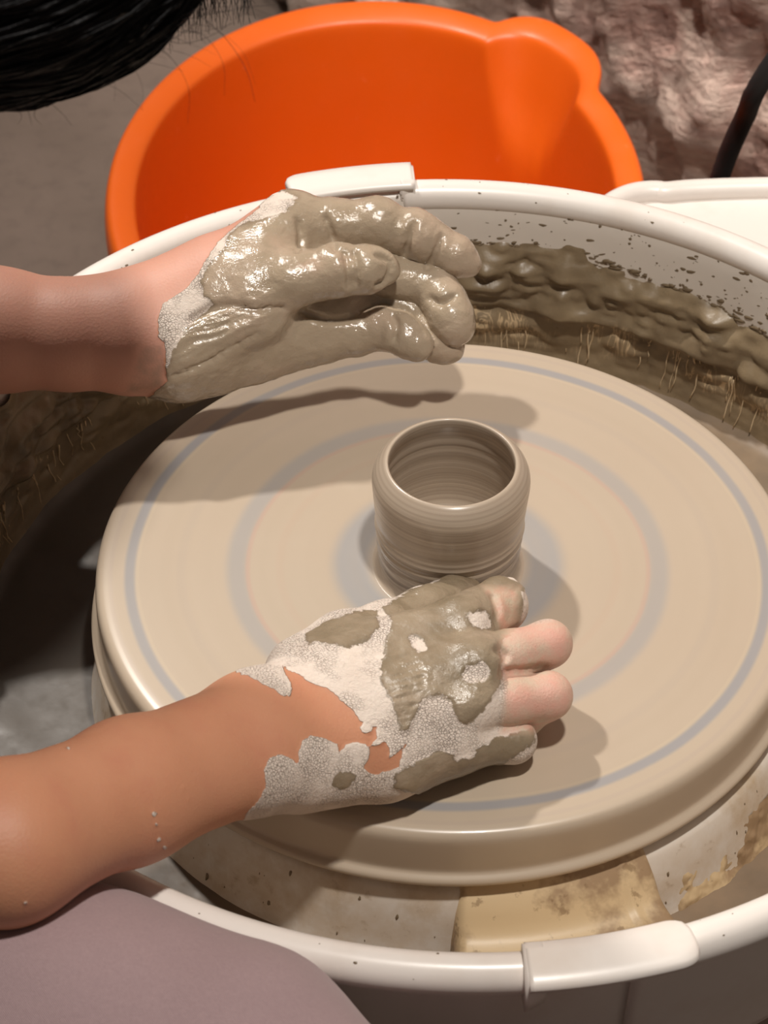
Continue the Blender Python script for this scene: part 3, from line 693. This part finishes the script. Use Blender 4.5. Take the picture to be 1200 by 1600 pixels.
t1 = f0.fresh(); chain(t1, [q(395, 462, -.020), q(455, 436, -.026), q(528, 424, -.029), q(572, 421, -.027), q(598, 419, -.023)], [.0170, .0138, .0120, .0112, .0082], .005)
t1.ball(q(526, 412, -.031), .0085, .006); t1.ball(q(586, 404, -.030), .0042, .003); t1.ball(q(600, 414, -.030), .0046, .003); t1.ball(q(590, 432, -.031), .0040, .003)
i1 = f0.fresh(); chain(i1, [MC['i'], q(520, 352, .032), q(592, 354, .034), q(640, 366, .037), q(672, 380, .040), q(712, 401, .044), q(732, 413, .047)], [.0138, .0128, .0122, .0118, .0112, .0100, .0062], .004)
i1.ball(q(590, 346, .031), .0118, .005); i1.ball(q(650, 364, .033), .0118, .004)
m1 = f0.fresh(); chain(m1, [MC['m'], q(600, 430, .044), q(674, 446, .048), q(694, 474, .036), q(706, 500, .029), q(711, 512, .027)], [.0125, .0120, .0114, .0112, .0108, .0092], .004)
r1 = f0.fresh(); chain(r1, [MC['r'], q(590, 470, .052), q(634, 482, .054), q(662, 510, .050), q(688, 535, .047), q(699, 543, .046)], [.0120, .0112, .0106, .0102, .0098, .0082], .004)
p1 = f0.fresh(); chain(p1, [MC['p'], q(555, 522, .040), q(598, 510, .036), q(626, 520, .028), q(645, 534, .023), q(652, 539, .021)], [.0115, .0106, .0102, .0100, .0090, .0068], .004)
for g in (i1, m1, r1, p1): fing.join(g, .0005)
f0.join(fing, .006); f0.join(t1, .0035)
def skin_at(Fd, u, v, d0):                                                     # first skin point behind an outline point
    for dep in np.arange(d0 - .12, d0 + .12, .0005):
        p = at_depth(u, v, dep); i = np.round((p - Fd.lo) / Fd.h).astype(int)
        if np.all(i >= 0) and np.all(i < Fd.n) and Fd.F[tuple(i)] < 0: return p
def crease(Fd, line, r, d0, k=.003):
    P = [skin_at(Fd, u, v, d0) for u, v in spline(line, 5)]; P = [p for p in P if p is not None]
    for p, p2 in zip(P[:-1], P[1:]):
        if np.linalg.norm(p - p2) < .008: Fd.carve(p, p2, r, r, k)
for line, r_ in (([(464, 345), (470, 372), (464, 394)], .0012), ([(508, 338), (518, 364), (523, 392)], .0013), ([(646, 350), (640, 376), (632, 398)], .0010), ([(690, 370), (678, 400), (666, 420)], .0010),
                 ([(536, 392), (544, 418), (545, 446)], .0011), ([(553, 394), (559, 420), (556, 444)], .0009), ([(586, 400), (604, 406), (611, 420), (602, 438), (588, 444)], .0007),
                 ([(672, 466), (688, 474), (708, 466)], .0010), ([(612, 492), (620, 508), (616, 532)], .0010), ([(470, 486), (510, 500), (552, 498)], .0012), ([(300, 500), (345, 478), (395, 482), (440, 480)], .0011), ([(262, 590), (330, 560), (400, 520)], .0006)):
    crease(f0, line, r_, D0)                                                   # finger, thumb and palm creases
VL, FL = fa.mesh(); del fa, fing, t1, i1, m1, r1, p1, f0

# ---- near (right) hand: back of the hand up, fingers curled round the foot of the pot
n_ = lambda u, v, z: at(u, v, z)
fb = Field((-.335, -.335, .0005), (.085, -.015, .175), HR); f0 = fb
ER = np.array([-.315, -.295, .138])
for up, pts, rad in ((1, [ER, n_(0, 1298, .108), n_(200, 1216, .080), n_(395, 1130, .052), n_(500, 1085, .044)], [.0275, .0255, .0232, .0210, .0205]),
                     (0, [ER + np.array([0, .008, -.010]), n_(10, 1336, .106), n_(205, 1258, .076), n_(405, 1188, .046), n_(520, 1165, .036)], [.0280, .0255, .0222, .0212, .0208])):
    chain(f0, pts, rad, .014)
KN = dict(i=n_(716, 984, .0455), m=n_(738, 1042, .0455), r=n_(730, 1103, .0370), p=n_(700, 1157, .0255))
f0.cone(n_(480, 1075, .042), KN['i'], .0205, .0135, .009); f0.cone(n_(480, 1110, .043), KN['m'], .0195, .0135, .009)
f0.cone(n_(480, 1145, .040), KN['r'], .0195, .0132, .009); f0.cone(n_(480, 1180, .036), KN['p'], .0195, .0128, .009)
f0.cone(n_(470, 1200, .034), n_(600, 1190, .024), .0190, .0165, .009); f0.cone(n_(600, 1190, .024), n_(715, 1165, .0195), .0165, .0125, .009)
f0.cone(n_(560, 1040, .036), n_(680, 1010, .040), .0195, .0130, .009)
for k_, rr_ in (('i', .0122), ('m', .0126), ('r', .0120), ('p', .0110)): f0.ball(KN[k_] + np.array([.001, 0, .0022]), rr_, .006)
th_ = f0.fresh(); chain(th_, [n_(478, 1055, .038), n_(540, 1012, .036), n_(600, 984, .034), n_(662, 958, .028), n_(706, 940, .022), n_(728, 931, .018)], [.0190, .0165, .0125, .0115, .0105, .0080], .006)
def curl(base, pip, r, d1, d2):
    g = f0.fresh(); b = pip + np.array(d1); t = b + np.array(d2)
    chain(g, [base, .5 * (base + pip), pip, b, t], [r * 1.08, r * 1.05, r * 1.0, r * .95, r * .82], .004); return g
fing = f0.fresh()
gi = curl(KN['i'], n_(782, 946, .0400), .0120, (-.004, .012, -.0185), (-.018, .004, -.006))
gm = curl(KN['m'], n_(856, 1006, .0375), .0104, (-.010, .007, -.0205), (-.020, .004, -.003))
gr = curl(KN['r'], n_(856, 1087, .0290), .0104, (-.012, .002, -.0160), (-.020, .006, .000))
gp = curl(KN['p'], n_(802, 1157, .0160), .0098, (-.012, .004, -.0050), (-.018, .004, .0))
for g in (gi, gm, gr, gp): fing.join(g, .0012)
fing.join(th_, .002)
f0.join(fing, .005)
D1 = depth(at(700, 1050, .04))
for line, r_ in (
                 ([(772, 1016), (790, 1024), (782, 1048)], .0008), ([(768, 930), (776, 950), (774, 975)], .0008), ([(782, 1052), (800, 1050), (850, 1042)], .0010)):
    crease(f0, line, r_, D1, .0035)                                            # knuckle lines
VR, FR = fb.mesh(); del fb, fing, th_, gi, gm, gr, gp, f0

# ---- upper body (behind the frame's left edge), coarse
fc = Field((-.90, -.42, -.16), (.02, .34, .66), .006)
HC = np.array(at(-50, -278, .43)); SHL = np.array([-.53, .105, .345]); SHR = np.array([-.49, -.265, .315]); NB = np.array([-.44, -.10, .385])
fc.cone(SHL, EL, .048, .037, .02); fc.cone(SHR, ER, .048, .037, .02)
fc.cone(EL, EL + (q(-60, 512, 0) - EL) * .35, .037, .0345, .01); fc.cone(ER, ER + (n_(0, 1320, .11) - ER) * .25, .037, .036, .01)
fc.cone(SHL, SHR, .055, .055, .03); fc.cone((-.52, -.08, .30), (-.70, -.04, -.02), .125, .13, .06)
fc.cone(NB, HC + np.array([-.08, 0, -.01]), .052, .050, .03)
fc.ball(HC, .088, .02); fc.ball(HC + np.array([-.035, .0, -.040]), .066, .03); fc.ball(HC + np.array([-.095, 0, -.070]), .034, .03)
fc.cone(HC + np.array([-.010, 0, -.100]), HC + np.array([-.045, 0, -.118]), .008, .013, .01)   # nose
VB, FB = fc.mesh(); del fc
# trim the hidden ends: hand meshes and upper body share one mesh
V = np.concatenate([VL, VR, VB]); F = np.concatenate([FL, FR + len(VL), FB + len(VL) + len(VR)])

# ---- where the clay sits (signed distances, mm)
UV = project(V); nL, nR = len(VL), len(VR); isL = np.zeros(len(V), bool); isL[:nL] = 1; isR = np.zeros(len(V), bool); isR[nL:nL + nR] = 1
cr1 = lambda pts: [(340 + x / 2, 880 + y / 2) for x, y in pts]
cr2 = lambda pts: [(200 + x / 2, 270 + y / 2) for x, y in pts]
mm = 1 / 3.1
clay = np.full(len(V), -50.0); wet = np.full(len(V), -20.0); thin = np.zeros(len(V)); pink = np.zeros(len(V)); smg = np.zeros(len(V)); tone = np.zeros(len(V)); wrk = np.zeros(len(V))
# near hand
U1 = UV[isR]
skA = cr1([(-900, 200), (30, 320), (65, 340), (150, 382), (205, 416), (226, 414), (233, 392), (228, 372), (195, 316), (240, 342), (285, 372), (330, 390), (365, 410), (400, 438), (425, 462), (445, 490), (470, 503), (500, 510), (492, 545), (475, 575), (455, 562), (430, 560), (398, 568), (380, 600), (374, 566), (345, 552), (320, 542), (290, 540), (262, 556), (252, 585), (246, 620), (225, 605), (195, 598), (162, 614), (146, 645), (150, 695), (122, 748), (70, 810), (-900, 1500)])
skB = cr1([(478, 570), (470, 610), (455, 638), (488, 664), (530, 650), (568, 636), (588, 566), (555, 592), (535, 612), (538, 590), (522, 560), (500, 572)])
c1 = -np.maximum(poly_sd(U1, skA), poly_sd(U1, skB))
for e in (ell(465, 517, 18, 16),): c1 = np.maximum(c1, poly_sd(U1, cr1(e)))
w = poly_sd(U1, cr1([(275, 228), (330, 190), (430, 150), (500, 148), (516, 190), (470, 240), (400, 266), (340, 258), (282, 258)]))
w = np.maximum(w, poly_sd(U1, cr1([(515, 140), (545, 195), (524, 245), (522, 290), (500, 330), (510, 385), (535, 425), (545, 460), (562, 480), (575, 532), (597, 520), (618, 470), (640, 430), (690, 410), (733, 428), (750, 490), (775, 500), (830, 450), (884, 385), (890, 250), (940, 200), (960, 60), (770, 20), (600, 90)])))
for s_ in (ell(518, 182, 16, 30), ell(630, 256, 36, 17, 35), ell(818, 178, 34, 28, 20), ell(808, 342, 42, 30, -10)): w = np.minimum(w, -poly_sd(U1, cr1(s_)))
for s_ in (ell(505, 602, 28, 44, 15), ell(396, 676, 42, 25, -20)): w = np.maximum(w, poly_sd(U1, cr1(s_)))
w = np.maximum(w, poly_sd(U1, cr1([(548, 700), (552, 655), (610, 622), (700, 585), (745, 590), (742, 608), (790, 600), (862, 548), (985, 515), (985, 560), (900, 620), (760, 690), (640, 720)])))
c1 = np.where(VR[:, 0] < -.135, -30, c1)
clay[isR] = c1 * mm; wet[isR] = w * mm
t = np.maximum(poly_sd(U1, cr1([(862, 255), (900, 190), (1120, 150), (1160, 560), (1000, 540), (870, 545), (886, 400)])), poly_sd(U1, cr1([(800, 60), (960, 60), (940, 190), (880, 240), (850, 160)])) - 4)
thin[isR] = np.clip(t / 12, 0, 1)
pk = np.maximum(poly_sd(U1, cr1([(930, 170), (1080, 200), (1120, 300), (1060, 345), (1010, 260), (900, 235)])), poly_sd(U1, cr1([(885, 430), (1050, 345), (1120, 400), (1100, 490), (1000, 475), (900, 480)])))
pink[isR] = np.clip(pk / 26 + .35, 0, 1) * thin[isR]
tone[isR] = 1.0
wc = poly_sd(U1, cr1([(500, 330), (560, 240), (680, 300), (660, 420), (600, 540), (560, 520), (520, 420)])); wk = np.clip(wc / 25 + .3, 0, 1) * np.clip(w / 6, 0, 1)
aa = math.radians(-15); ru = U1[:, 0] * math.cos(aa) + U1[:, 1] * math.sin(aa); rv = -U1[:, 0] * math.sin(aa) + U1[:, 1] * math.cos(aa)
wrk[isR] = wk * -np.abs(vnoise(np.stack([ru / 20, rv / 5.5, ru * 0], 1), 1, 77)) * .0009
# far hand
U2 = UV[isL]
boundary = cr2([(440, 40), (410, 112), (330, 172), (282, 216), (238, 282), (212, 330), (170, 372), (112, 412), (92, 458), (95, 514), (118, 532), (114, 600), (124, 650), (100, 672), (60, 700), (40, 900), (1400, 900), (1400, -100), (600, -100)])
c2 = poly_sd(U2, boundary)
dryp = cr2([(400, 100), (470, 60), (530, 80), (492, 120), (420, 150), (342, 170), (312, 200), (300, 240), (252, 292), (232, 340), (236, 382), (268, 410), (222, 452), (152, 522), (122, 600), (60, 540), (60, 430), (200, 300), (300, 180)])
w2 = -poly_sd(U2, dryp)
c2 = np.where(VL[:, 0] < -.20, -30, c2)
clay[isL] = c2 * mm; wet[isL] = w2 * mm
thin[isL] = .55 * np.clip(poly_sd(U2, cr2(ell(600, 290, 110, 50, -8))) / 50, 0, 1) + .4 * np.clip(poly_sd(U2, cr2(ell(480, 205, 60, 40, -10))) / 40, 0, 1)
pink[isL] = np.where(c2 < 0, .75, thin[isL])
wc = poly_sd(U2, cr2([(120, 560), (180, 500), (300, 400), (440, 370), (500, 420), (440, 480), (330, 570), (200, 650), (130, 650)])); wk = np.clip(wc / 18, 0, 1)
aa = math.radians(-22); ru = U2[:, 0] * math.cos(aa) + U2[:, 1] * math.sin(aa); rv = -U2[:, 0] * math.sin(aa) + U2[:, 1] * math.cos(aa)
wrp = vnoise(np.stack([ru / 40, rv / 40, ru * 0], 1), 1, 5) * 6
wrk[isL] = wk * ((1 - np.abs(vnoise(np.stack([ru / 55, (rv + wrp) / 5.6, ru * 0], 1), 1, 78))) ** 3 * .0010 - .0003)
smg[isL] = np.clip(poly_sd(U2, cr2([(40, 540), (118, 530), (118, 690), (-20, 700), (10, 620)])) / 10, 0, 1)
pd = np.full(len(V), -50.0)
for u_, v_, r_ in ((108, 1171, 3), (287, 1232, 2), (295, 1249, 1.6), (354, 1117, 2), (240, 1271, 4), (244, 1288, 3.2), (247, 1312, 3), (257, 1324, 2.5), (40, 1411, 3), (107, 1170, 3)):
    pd = np.maximum(pd, np.where(isR, r_ - np.hypot(UV[:, 0] - u_, UV[:, 1] - v_), -50))
clay = np.maximum(clay, pd * mm); 
# clay stands a little proud of the skin; wet lumps are uneven
me = bpy.data.meshes.new('body'); me.from_pydata(V.tolist(), [], F.tolist()); me.update()
Nn = np.zeros(len(V) * 3, np.float32); me.vertices.foreach_get('normal', Nn); Nn = Nn.reshape(-1, 3)
cl = np.clip(clay / .8 + .5, 0, 1); wt = np.clip(wet / 1.0 + .5, 0, 1) * (1 - thin)
fine = np.zeros(len(V)); hi = isL | isR
fine[hi] = fbm(V[hi], 85, 3, 31) * .00055 + np.abs(fbm(V[hi], 180, 2, 41)) * .00025
V2 = V + Nn * (cl * (.0004 + wt * .0005 + wt * fine) + wrk * cl)[:, None]
me.vertices.foreach_set('co', V2.astype(np.float32).ravel()); me.update()
me.polygons.foreach_set('use_smooth', [True] * len(me.polygons))
for nm, arr in (('clay', clay), ('wet', wet), ('thin', thin), ('pink', pink), ('smudge', smg), ('tone', tone)):
    a = me.attributes.new(nm, 'FLOAT', 'POINT'); a.data.foreach_set('value', arr.astype(np.float32))
me.materials.append(MBODY)
body = bpy.data.objects.new('body', me); C.objects.link(body); body.parent = person
tag(body, 'bare forearms and hands caked with wet and dried clay')

# ---- trousers
ft = Field((-.86, -.56, -.50), (.12, .34, .16), .004)
HPR, KNR = np.array([-.66, -.13, .00]), np.array([.03, -.425, .012])
MID = np.array([-.160, -.308, .014]); ft.cone(HPR, MID, .086, .067, .02); ft.cone(MID, KNR, .067, .062, .02); ft.cone(MID + np.array([.01, -.004, .002]), np.array([-.100, -.330, .018]), .064, .0655, .012); ft.cone(KNR, KNR + np.array([-.03, .03, -.43]), .062, .050, .02)
HPL, KNL = np.array([-.66, .06, .0]), np.array([-.36, .24, -.06]); ft.cone(HPL, KNL, .085, .07, .02); ft.cone(KNL, KNL + np.array([-.06, .02, -.36]), .066, .050, .02)
ft.cone((-.70, -.13, .0), (-.70, .06, .0), .12, .12, .04)
V, F = ft.mesh(); del ft
V = V + .004 * np.stack([fbm(V, 9, 3, 1), fbm(V, 9, 3, 2), fbm(V, 9, 3, 3)], 1)
tag(mesh_obj('trousers', V, F, MTR, person), 'mauve twill trousers')
for kn in (KNR + np.array([-.03, .03, 0]), KNL + np.array([-.06, .02, 0])):
    fo = Field((kn[0] - .10, kn[1] - .08, FZ + .001), (kn[0] + .22, kn[1] + .08, FZ + .13), .005)
    fo.cone((kn[0] - .04, kn[1], FZ + .040), (kn[0] + .15, kn[1], FZ + .034), .040, .034, .02); fo.cone((kn[0], kn[1], FZ + .05), (kn[0], kn[1], FZ + .085), .044, .042, .02)
    fo.F = np.maximum(fo.F, (FZ + .004 - (fo.lo[2] + fo.h * np.arange(fo.n[2])))[None, None, :].astype(np.float32))
    v, f = fo.mesh(); tag(mesh_obj('shoe', v, f, MSH, person), 'dark shoe')
# ---- shirt
fs = Field((-.90, -.36, -.08), (-.28, .22, .46), .006)
fs.cone(SHL, EL + (SHL - EL) * .25, .058, .05, .02); fs.cone(SHR, ER + (SHR - ER) * .25, .058, .05, .02)
fs.cone(SHL, SHR, .064, .064, .03); fs.cone((-.52, -.08, .30), (-.70, -.04, -.02), .135, .142, .06)
V, F = fs.mesh(); del fs
tag(mesh_obj('shirt', V, F, MSH, person), 'dark shirt')
# ---- hair: a cap over the head with loose strands
CU_, CR_ = CU, CR
cap = Field(HC - .16, HC + .16, .004)
cap.ball(HC + np.array([-.006, 0, .010]), .103, .01); cap.cone(HC + np.array([.0, .0, .02]), HC + np.array([.012, -.010, -.012]), .090, .086, .03)
cap.cone(HC + np.array([-.03, 0, .01]), HC + np.array([-.08, 0, .02]), .09, .07, .03)
V, F = cap.mesh(); del cap
V = V + .0025 * fbm(V * np.array([.25, 1, 1]), 130, 3, 4)[:, None] * (V - HC) / .1
hair = mesh_obj('hair', V, F, MHAIR, person); tag(hair, 'straight black hair')
parts = []
hd = depth(HC)
from mathutils.kdtree import KDTree
kd = KDTree(len(V)); [kd.insert(Vector(p), i) for i, p in enumerate(V)]; kd.balance()
facing = np.where((V - HC) @ CD < .03)[0]
for i in range(1900):                                  # strands combed over the cap
    p = V[RNG.choice(facing)]; flow = CR + .30 * CU + RNG.normal(0, .05, 3); flow /= np.linalg.norm(flow); pts = []; lift = RNG.uniform(.0002, .0014)
    for t in range(8):
        co, idx, dd = kd.find(Vector(p)); co = np.array(co); n = co - HC; n /= np.linalg.norm(n)
        pts.append(co + n * lift); p = co + (flow - n * (flow @ n) * .9) * .013
    pts = spline(pts, 2)
    parts.append(tube(pts, RNG.uniform(.0004, .0009), 4, lambda t: 1.1 - abs(t - .5) * 1.8))
v, f = merge(parts); mesh_obj('combed_strand', v, f, MHAIR, hair)['kind'] = 'stuff'
parts = []
def strand(pts, r=.00022):
    parts.append(tube(spline([at_depth(u, v, hd + dz) for u, v, dz in pts], 6), r, 4, lambda t: 1.1 - .8 * t))
for i in range(34):                                    # wisps at the hairline
    u = random.uniform(-10, 330); v0 = 150 - u * .44; L_ = random.uniform(60, 190)
    a = math.radians(random.uniform(-35, 35)); bnd = random.uniform(-.9, .9)
    strand([(u - 70, v0 - 60, .0), (u, v0 + random.uniform(-10, 12), -.006)] + [(u + L_ * t * math.cos(a + bnd * t), v0 + 8 + L_ * t * (math.sin(a + bnd * t) - .12), -.008 - .004 * t) for t in (.35, .7, 1.0)], random.choice([.00010, .00014, .00018]))
for i in range(3):                                     # fringe hairs falling downwards
    u = random.uniform(0, 60); strand([(u - 15, 120, 0), (u, 165, -.004), (u + random.uniform(-4, 8), 182, -.005), (u + random.uniform(-6, 14), 196, -.005)], .00014)
for i in range(300):                                   # soft lock falling past the temple
    u = random.uniform(200, 400); e = 62 - (u - 255) * .36 + random.uniform(-60, 25)
    strand([(u - 50, -150, .05), (u - 22, -70, .058), (u - 6, min(e, 0) - 12, .06), (u + random.uniform(-16, 10), e, .06)], .00026)
v, f = merge(parts); o = mesh_obj('loose_strand', v, f, MHAIR, hair); o['kind'] = 'stuff'
